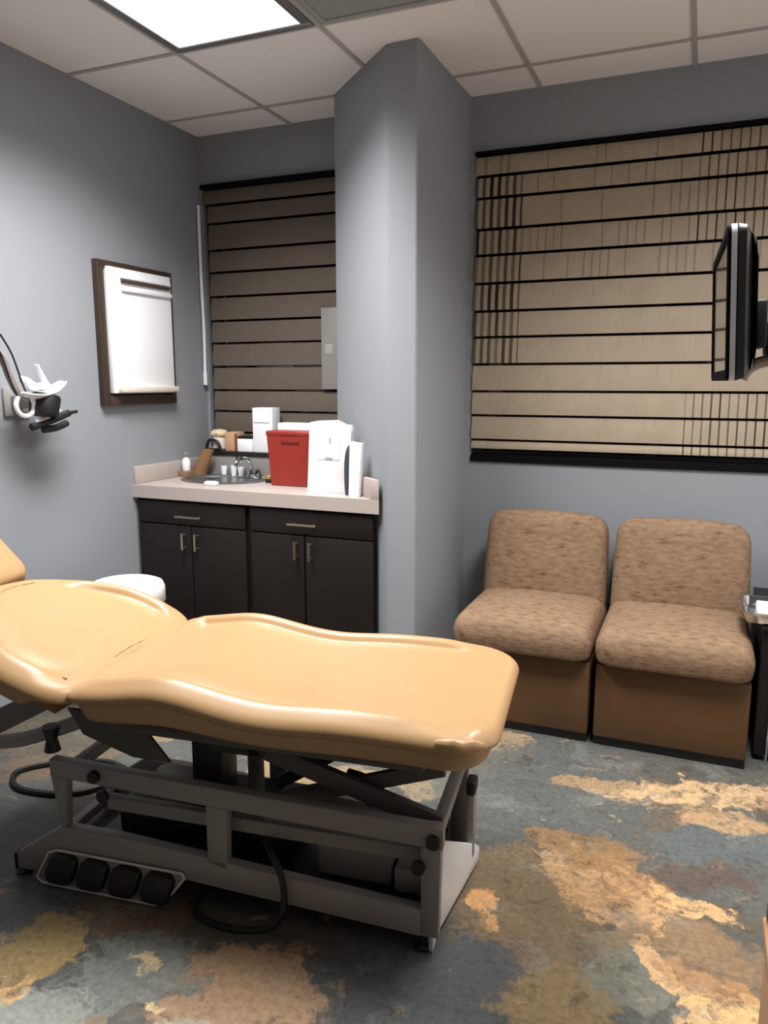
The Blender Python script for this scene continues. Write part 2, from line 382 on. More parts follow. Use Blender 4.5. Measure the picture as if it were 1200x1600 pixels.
# chamfered column in front of the back wall
bm = bmesh.new()
prism(bm, [(-1.57, YB - .001), (-1.57, 3.216), (-1.165, 2.836), (-1.035, 2.83), (-1.022, YB - .001)], 2, 0, ZC)
t = [e for e in bm.edges if abs(e.verts[0].co.z - e.verts[1].co.z) > 1 and min(v.co.y for v in e.verts) < 3.3]
bmesh.ops.bevel(bm, geom=t, offset=.012, segments=4, profile=.5, affect='EDGES')
struct('wall_column', bm, M['wall'], smooth=True)
# windows: dark frame with a pane
for i, (x0, x1, z0, z1) in enumerate((W1, W2)):
    y0, y1 = YB + .03, YB + .1
    bm = B(((x0, y0, z0), (x1, y1, z0 + .05)), ((x0, y0, z1 - .05), (x1, y1, z1)), ((x0, y0, z0 + .05), (x0 + .05, y1, z1 - .05)), ((x1 - .05, y0, z0 + .05), (x1, y1, z1 - .05)))
    if i: box(bm, ((x0 + x1) / 2 - .02, y0, z0 + .05), ((x0 + x1) / 2 + .02, y1, z1 - .05))
    wo = struct('window_%d' % (i + 1), bm, M['dark'])
    struct('pane', B(((x0 + .05, y0 + .03, z0 + .05), (x1 - .05, y0 + .036, z1 - .05))), M['pane'], wo)
    struct('window_sill', B(((x0 + .002, YB - .012, z0 - (0 if not i else .0)), (x1, YB + .03, z0 + .034)), bev=.003), M['matte'], wo)
# suspended ceiling grid
bm = bmesh.new(); gx = [-1.93 + .607 * k for k in range(5)]; gy = [3.222, 2.6, 1.99, 1.38, .77, .16, -.45, -1.06]
for x in gx: box(bm, (x - .009, YF, ZC - .006), (x + .009, YB, ZC))
for y in gy: box(bm, (XL, y - .009, ZC - .0055), (XR, y + .009, ZC))
struct('trim_1', bm, M['grid'])
# dark vinyl base along the walls
for nm, lo, hi in (('baseboard_left', (XL, YF, 0), (XL + .008, YB, .1)), ('baseboard_back', (-1.02, YB - .008, 0), (XR, YB, .1)), ('baseboard_right', (XR - .008, YF, 0), (XR, YB, .1))):
    struct(nm, B((lo, hi)), M['dark'])

# ---------------------------------------------------------------- ceiling panels
def ceiling_light(x0, x1, y0, y1, label, watts):
    t = thing('ceiling_light', label, 'light', ((x0 + x1) / 2, (y0 + y1) / 2, ZC))
    hx, hy = (x1 - x0) / 2 - .013, (y1 - y0) / 2 - .013; f = .035
    bm = bmesh.new()
    for lo, hi in (((-hx, -hy, -.012), (hx, -hy + f, 0)), ((-hx, hy - f, -.012), (hx, hy, 0)), ((-hx, -hy + f, -.012), (-hx + f, hy - f, 0)), ((hx - f, -hy + f, -.012), (hx, hy - f, 0))): box(bm, lo, hi, .003)
    obj('frame', bm, M['lampframe'], t)
    obj('diffuser', B(((-hx + f, -hy + f, -.008), (hx - f, hy - f, -.001))), M['lens'], t, smooth=False)
    ld = bpy.data.lights.new('panel_glow', 'AREA'); ld.shape = 'RECTANGLE'; ld.size = 2 * (hx - f); ld.size_y = 2 * (hy - f)
    ld.energy = watts; ld.color = LAMP_COL; ld.spread = LAMP_SPREAD
    lo = bpy.data.objects.new('panel_glow', ld); C.objects.link(lo); lo.parent = t; lo.location = (0, 0, -.0095)
    return t
ceiling_light(-1.93, -1.323, 1.38, 2.6, 'bright rectangular ceiling panel light above the tan exam table', LAMP_W)
ceiling_light(-.11, .49, 1.38, 2.6, 'ceiling panel light in front of the two brown lounge chairs', LAMP2_W)
t = thing('ceiling_vent', 'flat grey ceiling vent panel beside the lit ceiling light', 'vent', (-1.02, 2.295, ZC))
obj('face_plate', B(((-.29, -.29, -.012), (.29, .29, 0)), bev=.004), M['vent'], t)
bm = bmesh.new()
for k in range(1):
    h = .27
    for lo, hi in (((-h, -h, -.016), (h, -h + .012, -.012)), ((-h, h - .012, -.016), (h, h, -.012)), ((-h, -h + .012, -.016), (-h + .012, h - .012, -.012)), ((h - .012, -h + .012, -.016), (h, h - .012, -.012))): box(bm, lo, hi)
obj('louver', bm, M['vent'], t)

# ---------------------------------------------------------------- blinds
ZL = [2.355, 2.255, 2.163, 2.031, 1.920, 1.798, 1.676, 1.561, 1.440, 1.318, 1.208, 1.095, 1.05]
def blind(label, x0, x1, m, sx0, thick_head):
    t = thing('window_blind', label, 'blind', (x0, YB, 1.03)); zb = 1.03; L = x1 - x0
    obj('head_rail', B(((0, -.03, ZL[0] - zb - thick_head), (L, .02, ZL[0] - zb)), bev=.006), M['matte'], t)
    for k in range(len(ZL) - 1):
        za, zc_ = ZL[k] - zb - (thick_head if k == 0 else 0), ZL[k + 1] - zb
        g = .0055; h0, h1 = zc_ + g, za - g
        sec = []
        for q in range(6):
            f = q / 5; zz = h1 + (h0 - h1) * f; sec.append((-.004 - .011 * f + .004 * sin(pi * f) * -1, zz))
        poly = sec + [(y + .005, z) for y, z in sec[::-1]]
        bm = bmesh.new(); prism(bm, poly, 0, sx0 if k else .004, L)
        sl = obj('slat', bm, m, t); sl.pass_index = k + 1
    return t
b1 = blind('dim taupe slatted window blind above the sink counter', W1[0], W1[1] - .01, M['slat'], .035, .022)
bm = bmesh.new(); tube(bm, [(-.004, -.035, 1.225), (-.003, -.036, .9), (.002, -.036, .6), (-.001, -.035, .4), (-.001, -.035, .37)], .0085, 8)
wd = obj('wand', bm, M['greytag'], b1); wd.data.materials[0] = M['white']
bm = bmesh.new(); tube(bm, [(-.001, -.036, .385), (-.001, -.036, .315)], .0115, 10, k=0); obj('wand_handle', bm, M['white'], wd)
b2 = blind('wide tan slatted window blind above the two waiting chairs', W2[0], W2[1] - .01, M['slat2'], .006, .012)
# pale strip at the right end of the narrow blind
t = thing('paper_strip', 'narrow pale grey strip hanging at the right end of the taupe blind', 'paper strip', (-1.72, 3.444, 1.325))
obj('sheet', B(((-.042, -.001, 0), (.042, .001, .395)), bev=.0005), M['greytag'], t)
obj('tab', B(((-.02, -.0035, .17), (.02, -.001, .22)), bev=.0005), mat('tab_grey', '#a3a4a2', .5), t)

# ---------------------------------------------------------------- left wall: framed white board and instrument holder
t = thing('display_board', 'white rectangular board in a dark wooden frame on the left grey wall', 'wall board', (XL, 2.918, 1.255))
bm = bmesh.new(); box(bm, (.0, -.252, 0), (.012, .252, .63), .002)
for lo, hi in (((.012, -.252, 0), (.03, -.215, .63)), ((.012, .225, 0), (.03, .252, .63)), ((.012, -.215, .595), (.03, .225, .63)), ((.012, -.215, 0), (.03, .225, .045))): box(bm, lo, hi, .003)
obj('frame', bm, mat('dark_walnut', '#3c2e24', .5, var=.2, vscale=14, stretch=(1, 8, 1)), t)
obj('shadow_gap', B(((.0125, -.213, .047), (.018, .223, .593))), M['black'], t, smooth=False)
bm = bmesh.new(); box(bm, (.018, -.205, .055), (.045, .222, .605), .004); obj('white_panel', bm, M['paper'], t)
bm = bmesh.new(); box(bm, (.045, -.13, .505), (.058, .215, .525), .004); box(bm, (.045, -.135, .56), (.052, .215, .575), .002); obj('clip_rail', bm, M['paper'], t)
obj('clip_slot', B(((.0455, -.13, .541), (.056, .205, .556)), bev=.003), mat('slot_brown', '#4b3a2c', .5), t)
obj('lower_ledge', B(((.044, -.18, .058), (.072, .222, .085)), bev=.005), M['offwhite'], t)

t = thing('instrument_holder', 'white wall bracket on left wall holding black handheld instruments', 'instrument holder', (XL, 2.2, 1.28))
def L(Y, Z, x=.12): return Vector((x, Y - 2.2, Z - 1.28))
obj('mount_plate', B(((0, -.05, -.05), (.012, .07, .06)), ((.012, -.02, -.02), (.1, .03, .03)), bev=.004), M['grey'], t)
bm = bmesh.new(); rr = []
for i in range(13):
    f = i / 12; y = -.085 + .235 * f; zc_ = .03 - .02 * sin(pi * f) + .045 * f * f; wd_ = .055 * (sin(pi * (.08 + .88 * f)) ** .6)
    rr.append([Vector((.12 + wd_ * a, y, zc_ + b_)) for a, b_ in ((-1, .012), (-.5, .0), (0, -.004), (.5, 0), (1, .012), (1, .02), (.5, .007), (0, .003), (-.5, .007), (-1, .02))])
rings(bm, rr); obj('tray', bm, M['white'], t, sub=1)
bm = bmesh.new(); tube(bm, [L(2.215, 1.425), L(2.235, 1.385), L(2.265, 1.335)], lambda f: .010 + .009 * f, 8, flat=.5); obj('fin', bm, M['white'], t)
bm = bmesh.new(); tube(bm, [L(2.12, 1.372), L(2.16, 1.365), L(2.2, 1.342), L(2.25, 1.345)], lambda f: .012 + .006 * f, 10); obj('scoop', bm, M['white'], t)
bm = bmesh.new()
pts = [L(2.148 + .042 * cos(a), 1.275 + .042 * sin(a)) for a in [2 * pi * k / 28 for k in range(29)]]
tube(bm, pts, .009, 8, k=0); obj('ring_loop', bm, M['white'], t)
bm = bmesh.new(); MM = Matrix.Translation(L(2.242, 1.272)) @ Matrix.Rotation(R(-16), 4, 'X') @ Matrix.Translation((0, 0, -.042))
lathe(bm, [(.0, 0), (.05, 0), (.054, .006), (.054, .075), (.05, .082), (0, .082)], 24, MM); hd = obj('instrument_body', bm, M['black'], t)
bm = bmesh.new(); tube(bm, [L(2.19, 1.212), L(2.25, 1.222), L(2.315, 1.25)], .008, 8); obj('lower_clip', bm, M['white'], t)
bm = bmesh.new(); tube(bm, [L(2.17, 1.19), L(2.28, 1.215), L(2.36, 1.238)], .014, 10); a = obj('probe', bm, M['black'], t)
bm = bmesh.new(); tube(bm, [L(2.355, 1.237), L(2.403, 1.242)], .007, 8, k=0); obj('probe_tip', bm, M['black'], a)
bm = bmesh.new(); tube(bm, [L(2.225, 1.178), L(2.29, 1.183), L(2.345, 1.198)], .014, 10); obj('probe', bm, M['black'], t)
bm = bmesh.new(); tube(bm, [L(2.0, 1.50), L(2.06, 1.45), L(2.09, 1.38), L(2.12, 1.325), L(2.16, 1.30)], .016, 8); obj('support_arm', bm, M['greytag'], t).data.materials[0] = M['grey']
for dy in (-.026, .022):
    bm = bmesh.new(); tube(bm, [L(2.03 + dy, 1.53, .13), L(2.07 + dy, 1.46, .135), L(2.105 + dy, 1.36, .135), L(2.13 + dy, 1.31, .13)], .0035, 6); obj('cord', bm, M['dark'], t)

# ---------------------------------------------------------------- counter unit
CT = .882; CF = 2.84
t = thing('worktop', 'pale grey laminate worktop with splashback in the back left corner', 'worktop', (-1.83, CF, 0))
bm = bmesh.new(); ox, oy = -1.83, CF
outer = [(XL - ox, 0), (-1.20 - ox, 0), (-1.20 - ox, .004), (-1.575 - ox, 3.212 - oy), (-1.575 - ox, YB - oy - .001), (XL - ox, YB - oy - .001)]
SKX, SKY, SRX, SRY = -2.17 - ox, 3.15 - oy, .205, .15
hole = [(SKX + SRX * cos(2 * pi * k / 32), SKY + SRY * sin(2 * pi * k / 32)) for k in range(32)]
ed = []
for loop in (outer, hole):
    vs = [bm.verts.new((x, y, CT)) for x, y in loop]
    for i in range(len(vs)): ed.append(bm.edges.new((vs[i], vs[(i + 1) % len(vs)])))
bmesh.ops.triangle_fill(bm, edges=ed, use_beauty=True, use_dissolve=False)
g = bmesh.ops.extrude_face_region(bm, geom=bm.faces[:])
for v in [q for q in g['geom'] if isinstance(q, bmesh.types.BMVert)]: v.co.z = CT - .06
slab = obj('slab', bm, M['counter'], t, angle=30)
bm = bmesh.new(); box(bm, (XL - ox, .012, CT), (XL - ox + .02, YB - oy - .001, CT + .083), .003); obj('side_splash', bm, M['counter'], t)
bm = bmesh.new(); box(bm, (XL - ox + .02, YB - oy - .021, CT), (-1.575 - ox, YB - oy - .001, CT + .083), .003); obj('back_splash', bm, M['counter'], t)
bm = bmesh.new(); prism(bm, [(-1.20 - ox, 0), (-1.20 - ox, .004), (-1.575 - ox, 3.212 - oy), (-1.592 - ox, 3.197 - oy), (-1.232 - ox, 0)], 2, CT, CT + .083, .002); obj('side_splash', bm, M['counter'], t)

def cabinet(label, x0, x1, poly_back, handles):
    t = thing('base_cabinet', label, 'cabinet', (x0, CF, 0), 0, 'dark base cabinets under the worktop'); y0 = .035; top = CT - .061
    bm = bmesh.new(); prism(bm, [(p[0] - x0, p[1] - CF) for p in poly_back], 2, .09, top)
    obj('body', bm, M['cab'], t, angle=20)
    bm = bmesh.new(); prism(bm, [((p[0] - x0), (p[1] - CF) + (.05 if p[1] < 3 else 0)) for p in poly_back], 2, 0, .09); obj('toe_kick', bm, M['black'], t)
    W_ = x1 - x0; xc, dz = handles
    d = obj('drawer', B(((.012, y0 - .02, .705), (W_ - .012, y0 - .0005, top - .012)), bev=.003), M['cab'], t)
    bm = bmesh.new(); hx = xc - x0; tube(bm, [(hx - .07, y0 - .048, dz), (hx + .07, y0 - .048, dz)], .0055, 8, k=0)
    for s in (-.05, .05): tube(bm, [(hx + s, y0 - .02, dz), (hx + s, y0 - .048, dz)], .004, 6, k=0)
    obj('drawer_pull', bm, M['pull'], d)
    for s in (-1, 1):
        xa, xb = (.012, hx - .003) if s < 0 else (hx + .003, W_ - .012)
        d = obj('door', B(((xa, y0 - .02, .10), (xb, y0 - .0005, .699)), bev=.003), M['cab'], t)
        bm = bmesh.new(); px = hx + s * .035; tube(bm, [(px, y0 - .048, dz - .155), (px, y0 - .048, dz - .075)], .0055, 8, k=0)
        for q in (-.145, -.085): tube(bm, [(px, y0 - .02, dz + q), (px, y0 - .048, dz + q)], .004, 6, k=0)
        obj('door_pull', bm, M['pull'], d)
cabinet('dark brown base cabinet unit below the sink, beside left wall', -2.465, -1.845, [(-2.465, 2.875), (-1.845, 2.875), (-1.845, YB - .005), (-2.465, YB - .005)], (-2.15, .745))
cabinet('dark brown base cabinet unit under red container, beside grey column', -1.842, -1.222, [(-1.842, 2.875), (-1.238, 2.875), (-1.585, 3.222), (-1.585, YB - .005), (-1.842, YB - .005)], (-1.557, .752))

t = thing('sink', 'oval stainless steel sink set into the left of the worktop', 'sink', (-2.17, 3.15, CT))
bm = bmesh.new(); lathe(bm, [(.985, -.003), (1.07, .001), (1.08, .005), (1.04, .008), (.97, .004), (.93, -.01), (.85, -.035), (.6, -.05), (.2, -.054), (.0, -.055)], 40, None, SRX, SRY)
obj('basin', bm, M['steel'], t, angle=60)
bm = bmesh.new(); lathe(bm, [(.022, -.0535), (.024, -.051), (.0, -.0515)], 20); obj('drain', bm, M['chrome'], t)
t = thing('faucet', 'chrome arched faucet at the back rim of the sink', 'faucet', (-2.10, 3.295, CT))
bm = bmesh.new(); lathe(bm, [(0, 0), (.028, 0), (.028, .006), (.018, .014), (.014, .04), (0, .04)], 20); obj('base', bm, M['chrome'], t)
bm = bmesh.new(); tube(bm, [(0, 0, .03), (0, -.002, .07), (-.01, -.03, .098), (-.025, -.075, .09), (-.032, -.092, .066)], .009, 10); obj('spout', bm, M['chrome'], t)
bm = bmesh.new(); tube(bm, [(.03, 0, .02), (.05, -.008, .038), (.066, -.02, .025), (.078, -.03, .012)], .0065, 8); obj('lever', bm, M['dark'], t)

# wire riser shelf behind the sink, and what stands on it
t = thing('counter_rack', 'low black rack with grey back panels behind the sink', 'rack', (-2.2, 3.38, CT))
obj('top_board', B(((-.2, -.06, .103), (.235, .06, .124)), bev=.003), M['black'], t)
for xa, xb in ((-.2, -.006), (.0, .225)): obj('back_panel', B(((xa, -.052, .0), (xb, -.044, .103)), bev=.001), M['grey'], t)
for x in (-.2, .222): obj('side_panel', B(((x, -.042, 0), (x + .012, .02, .103)), bev=.001), M['greyd'], t)
obj('divider', B(((-.006, -.054, .0), (.0, .018, .103))), M['black'], t)
RT = CT + .124
t = thing('cotton_roll', 'cream fluffy cotton bundle at the left end of the black rack', 'cotton', (-2.335, 3.375, RT))
bm = bmesh.new(); bmesh.ops.create_icosphere(bm, subdivisions=4, radius=1)
for v in bm.verts:
    n = noise.noise(v.co * 3) * .12 + noise.noise(v.co * 8) * .06
    v.co = Vector((v.co.x * .05, v.co.y * .04, v.co.z * .024)) * (1 + n) + Vector((0, 0, .086))
obj('fluff', bm, M['cream'], t)
bm = bmesh.new(); lathe(bm, [(0, 0), (.03, 0), (.038, .01), (.04, .06), (.036, .068), (0, .068)], 20); obj('jar', bm, M['offwhite'], t)
bm = bmesh.new(); tube(bm, [(-.055, -.042, .012), (-.03, -.05, .055), (.015, -.05, .05), (.035, -.05, .02), (.02, -.048, .008), (-.03, -.05, .006)], .008, 8); obj('black_band', bm, M['black'], t)
t = thing('tan_box', 'upright tan cardboard box on black rack beside the cream bundle', 'box', (-2.243, 3.378, RT))
obj('carton', B(((-.038, -.035, 0), (.034, .04, .098)), bev=.002), M['tanbox'], t); obj('edge_band', B(((.022, -.0365, .002), (.0345, -.034, .092))), mat('brown_edge', '#6d4a30', .7), t)
t = thing('small_white_box', 'short white box with black lid on rack beside tall white box', 'box', (-2.155, 3.375, RT))
obj('carton', B(((-.046, -.04, 0), (.044, .04, .066)), bev=.003), M['paper'], t); obj('lid', B(((-.046, -.038, .066), (.042, .038, .08)), bev=.003), M['black'], t)
t = thing('tall_white_box', 'tall upright white box on rack left of the red container', 'box', (-2.048, 3.375, RT))
obj('carton', B(((-.058, -.04, 0), (.058, .04, .226)), bev=.003), M['paper'], t); obj('flap', B(((-.05, -.0415, .15), (.04, -.0395, .153))), M['greytag'], t)
# left corner bits
t = thing('kraft_bag', 'crumpled brown paper bag leaning by the left rim of the sink', 'paper bag', (-2.36, 3.272, CT))
bm = bmesh.new(); rr = []
for i in range(8):
    f = i / 7; cx = -.045 + .075 * f; wx, wy = .045 - .012 * f, .035 - .014 * f
    rr.append([Vector((cx + wx * cos(a) * (1 + .18 * noise.noise(Vector((a * 2, f * 4, 1)))), wy * sin(a) - .01 * f, .135 * f)) for a in [2 * pi * k / 18 for k in range(18)]])
rings(bm, rr); obj('bag', bm, M['kraft'], t, angle=25)
t = thing('wooden_block', 'small tan wooden block against the left splashback', 'block', (-2.417, 3.195, CT))
obj('block', B(((-.03, -.03, 0), (.022, .028, .03)), bev=.004), M['kraft'], t)
t = thing('soap_bottle', 'small white pump bottle on tan block by the left splashback', 'bottle', (-2.42, 3.195, CT + .03))
bm = bmesh.new(); lathe(bm, [(0, 0), (.018, 0), (.021, .006), (.021, .05), (.014, .064), (.008, .068), (0, .068)], 18); obj('bottle', bm, M['white'], t)
bm = bmesh.new(); lathe(bm, [(0, .068), (.009, .068), (.009, .078), (.012, .082), (.011, .094), (0, .097)], 14); obj('pump', bm, M['greytag'], t)
t = thing('soap_bar', 'white oval soap bar on worktop at the front rim of the sink', 'soap', (-2.105, 2.962, CT))
bm = bmesh.new(); pad(bm, rect(.036, .021, (.018,) * 4, 5, 3), [(.006, 0), (.001, .004), (0, .009), (.001, .014), (.006, .018), (.012, .0195)], lambda u, v, z, d: z); obj('bar', bm, M['paper'], t)
for k, (x, y, h, lb) in enumerate(((-2.262, 3.30, .05, 'small white cup behind sink, leftmost of three'), (-2.205, 3.303, .055, 'small white cup behind sink, middle of three'), (-2.16, 3.30, .048, 'small white cup behind sink, nearest the faucet'))):
    t = thing('small_cup', lb, 'cup', (x, y, CT), 0, 'small white cups behind the sink')
    bm = bmesh.new(); lathe(bm, [(0, 0), (.013, 0), (.018, h), (.016, h), (.012, .004), (0, .004)], 16); obj('cup', bm, M['white'], t)
t = thing('small_jar', 'small jar with gold lid left of the red container', 'jar', (-1.90, 3.15, CT))
bm = bmesh.new(); lathe(bm, [(0, 0), (.022, 0), (.024, .005), (.024, .02), (0, .02)], 18); obj('glass', bm, M['dark'], t)
bm = bmesh.new(); lathe(bm, [(0, .02), (.026, .02), (.026, .032), (.022, .036), (0, .036)], 18); obj('lid', bm, M['gold'], t)

# red container
t = thing('sharps_container', 'red plastic waste container standing on the worktop', 'container', (-1.748, 3.06, CT))
bm = bmesh.new(); rr = []
for f, z in ((0, 0), (0, .004), (.5, .12), (1, .235), (1, .236)):
    hx = .098 + .018 * f; o = rect(hx, .055 + .004 * f, (.012,) * 4, 4, 2); o = inset(o, .004) if z == 0 else o
    rr.append([Vector((u, v + .06, z)) for u, v in o])
rings(bm, rr); bod = obj('body', bm, M['red'], t)
o = rect(.119, .062, (.013,) * 4, 4, 2)
bm = bmesh.new(); rings(bm, [[Vector((u, v + .06, z)) for u, v in (inset(o, d) if d else o)] for d, z in ((.002, .236), (0, .238), (0, .25), (.004, .255))]); obj('lid', bm, M['red'], t)
obj('lid_latch', B(((-.04, -.004, .238), (.05, .0, .252)), bev=.002), M['red'], t)
bm = bmesh.new(); box(bm, (-.035, -.003, .196), (.06, .006, .214), .004); obj('handle_slot', bm, M['redd'], t)
# white things to its right
t = thing('glove_box', 'wide white box standing behind the red container', 'box', (-1.74, 3.225, CT))
obj('carton', B(((-.135, -.035, 0), (.135, .035, .285)), bev=.004), M['paper'], t)
t = thing('leaflet_stand', 'white sheet stand with pale printed panel right of the red container', 'sheet stand', (-1.492, 2.957, CT))
bm = bmesh.new(); prism(bm, [(-.102, 0), (.098, .0), (.115, .27), (.108, .296), (.085, .296), (.07, .302), (.04, .315), (-.045, .312), (-.085, .304)], 1, 0, .034, .002); obj('sheet', bm, M['paper'], t)
bm = bmesh.new(); prism(bm, [(-.052, .145), (.058, .145), (.062, .252), (-.04, .258)], 1, -.002, .001); pp = obj('printed_panel', bm, M['print'], t)
M['mark'] = mat('print_grey', '#9aa0ac', .6)
for lo, hi in (((-.01, -.0035, .146), (.025, -.0018, .155)), ((.012, -.0035, .218), (.018, -.0018, .24))): obj('print_mark', B((lo, hi)), M['mark'], pp)
t = thing('white_folder', 'white folder with dark spine leaning at right end of worktop', 'folder', (-1.34, 2.9, CT), R(-6))
bm = bmesh.new(); prism(bm, [(-.02, 0), (.03, 0), (.045, .226), (-.012, .232)], 1, -.012, .012, .002); obj('cover', bm, M['paper'], t)
bm = bmesh.new(); tube(bm, [(-.032, -.004, .004), (-.03, -.004, .1), (-.024, -.004, .18), (-.016, -.004, .215)], lambda f: .003 + .011 * sin(pi * (.12 + .8 * f)), 8); obj('stripe', bm, mat('stripe_blue_grey', '#3c424c', .5), t)  # curved dark stripe filling the gap beside the cover

# white bin behind the table
t = thing('waste_bin', 'white rounded bin standing behind the tan backrest', 'bin', (-2.15, 2.40, -.0))
bm = bmesh.new(); lathe(bm, [(0, 0), (.135, 0), (.14, .01), (.148, .45), (.146, .455), (0, .455)], 36); obj('body', bm, M['bin'], t)
bm = bmesh.new(); lathe(bm, [(0, .455), (.15, .455), (.158, .465), (.158, .52), (.150, .54), (.13, .548), (0, .55)], 36); obj('lid', bm, M['bin'], t, angle=60)

# ---------------------------------------------------------------- exam table
TB = thing('exam_table', 'tan upholstered exam table with reclined back on a grey steel base', 'exam table', (-1.0, 1.70, 0), R(7))
def ztop(u): return .612 + .026 * math.exp(-((u + .2) / .13) ** 2) - .010 * math.exp(-((u - .08) / .12) ** 2) - .006 * ss(.3, .6, u)
def seat_z(u, v, z, d):
    side = ss(.16, .25, abs(v))
    if d == -1: return ztop(u) * .4 + .6 * .612 + z
    if d == 9: return ztop(u) + z - .004
    if z < -.05: return ztop(u) * .5 + .5 * .612 + z
    side *= ss(-.455, -.36, u) * (1 - ss(.40, .52, u)); b = 0
    if d > .03: b = z * side - z
    cov = .012 * math.exp(-(((u - .555) / .035) ** 2 + ((v + .25) / .045) ** 2)) * (1 + .8 * noise.noise(Vector((u * 60, v * 60, 3))))
    return ztop(u) + z + b + cov
SEATP = [(.06, -.096), (.040, -.095), (.033, -.090), (.028, -.080), (.018, -.050), (.014, -.040), (.005, -.036), (0, -.028), (.002, -.018), (.010, -.006), (.022, 0.002), (.036, .012), (.048, .018), (.060, .016), (.069, .007), (.075, -.006), (.085, -.007), (.11, -.002), (.15, 0)]
oc = rect(.535, .318, (.13, .035, .035, .10), 12, 26, .08, 0)
bm = bmesh.new(); pad(bm, oc, SEATP, seat_z, cen=(.06, 0)); seat = obj('seat_pad', bm, M['tan'], TB, angle=70, sub=1)
# wrinkled vinyl cover gathered at the near foot corner
bm = bmesh.new(); rr = []
for i in range(15):
    f = i / 14; a = R(-118 + 78 * f); rad = .1
    cu, cv = .515 + (rad - .006) * cos(a), -.218 + (rad - .006) * sin(a); ring = []
    w_ = sin(pi * f) ** .6 * .5 + .12
    for k in range(12):
        b_ = 2 * pi * k / 12; n = 1 + .25 * noise.noise(Vector((f * 6, b_, 2)))
        ring.append(Vector((cu + cos(a) * .018 * w_ * cos(b_) * n * 1.2, cv + sin(a) * .018 * w_ * cos(b_) * n * 1.2, ztop(.55) - .018 + .03 * w_ * sin(b_) * n * 1.3)))
    rr.append(ring)
rings(bm, rr); obj('cover_fold', bm, M['tan'], seat, sub=1)
# backrest
BA = R(20); BM = Matrix.Translation((-.452, 0, .604)) @ Matrix.Rotation(BA, 4, 'Y')      # local -u runs up the back
half = [(0.02, .315), (-.03, .335), (-.10, .348), (-.19, .346), (-.27, .318), (-.35, .262), (-.42, .19), (-.475, .10)]
hp = smooth_path([(a, b, 0) for a, b in [(0.012, 0), (.022, .15), (0.02, .285)] + half[1:] + [(-.495, 0)]], 5)
up_ = [(p.x, p.y) for p in hp]; ol = up_ + [(u, -v) for u, v in up_[-2:0:-1]]
BACKP = [(.06, -.096), (.044, -.095), (.036, -.090), (.030, -.080), (.018, -.052), (.014, -.042), (.004, -.037), (0, -.029), (.003, -.02), (.012, -.006), (.024, .002), (.040, .013), (.054, .018), (.066, .013), (.074, .001), (.08, -.008), (.1, -.007), (.13, 0)]
def back_z(u, v, z, d):
    if d == 9: return z - .004
    side = ss(.12, .24, abs(v)) * (1 - ss(-.12, -.01, u)) * ss(-.46, -.36, u)
    if .02 < d < 1: return z * side
    return z
bm = bmesh.new(); pad(bm, ol, BACKP, back_z, cen=(-.2, 0), M=BM); bp_ = obj('backrest_pad', bm, M['tan'], TB, angle=70, sub=1)
bm = bmesh.new(); tube(bm, [(-.03, -.262, .001), (-.075, -.270, .0), (-.125, -.276, -.001)], .005, 8, flat=.6, M=BM); obj('seam_slit', bm, mat('dark_red_seam', '#5a1c16', .6), bp_)
# headrest
HM = BM @ Matrix.Translation((-.50, 0, -.005)) @ Matrix.Rotation(R(24), 4, 'Y')
bm = bmesh.new(); pad(bm, rect(.15, .17, (.05, .09, .09, .05), 8, 8, -.135, 0), [(.03, -.07), (.006, -.066), (0, -.05), (0, -.03), (.008, -.008), (.022, 0), (.05, .004)], lambda u, v, z, d: z, cen=(-.135, 0), M=HM)
obj('headrest_pad', bm, M['tan'], TB, angle=70, sub=1)
# steel under the pads
obj('seat_board', B(((-.42, -.22, .500), (.46, .22, .514)), bev=.004), M['dark'], TB)
bm = bmesh.new(); box(bm, (-.42, -.24, -.125), (-.05, .24, -.1), .004, BM); obj('backrest_board', bm, M['tand'], TB)
bm = bmesh.new()
for v in (-.205, .205): box(bm, (-.40, v - .02, .472), (.44, v + .02, .500), .004)
for u in (-.38, 0, .40): box(bm, (u - .02, -.2, .474), (u + .02, .2, .499), .004)
obj('upper_frame', bm, M['greyd'], TB)
for v in (-.19, .18):
    bm = bmesh.new(); prism(bm, [(-.545, .50), (-.40, .50), (-.30, .455), (-.24, .385), (-.35, .385), (-.50, .43)], 1, v, v + .01, .002); obj('hinge_plate', bm, M['greyd'], TB)
bm = bmesh.new(); tube(bm, [(-.52, -.16, .455), (-.62, -.17, .415), (-.72, -.19, .385), (-.86, -.2, .37), (-1.0, -.2, .38)], .02, 10); obj('back_lever', bm, M['grey'], TB)
bm = bmesh.new(); lathe(bm, [(0, 0), (.022, 0), (.018, .02), (.015, .035), (.02, .05), (.024, .07), (0, .07)], 14, Matrix.Translation((-.60, -.19, .372))); obj('knob', bm, M['black'], TB)
# base frame
def side_frame(v0, v1):
    bm = bmesh.new()
    prism(bm, [(-.59, .362), (-.59, .312), (.435, .283), (.487, .283), (.487, .334), (.47, .338)], 1, v0, v1, .003)      # top rail
    prism(bm, [(-.588, .312), (-.541, .311), (-.552, .165), (-.565, .165)], 1, v0, v1, .002)                              # left post
    prism(bm, [(-.126, .299), (-.068, .297), (-.072, .13), (-.126, .14)], 1, v0, v1, .002)                                # middle post
    prism(bm, [(.434, .283), (.482, .283), (.478, .05), (.436, .05)], 1, v0, v1, .002)                                    # foot post
    prism(bm, [(-.565, .168), (-.36, .166), (.436, .118), (.436, .048), (-.19, .078), (-.56, .02), (-.722, .014), (-.722, .062)], 1, v0, v1, .003)
    return bm
obj('side_frame', side_frame(-.22, -.19), M['grey'], TB, angle=25)
obj('side_frame', side_frame(.17, .20), M['grey'], TB, angle=25)
bm = bmesh.new()
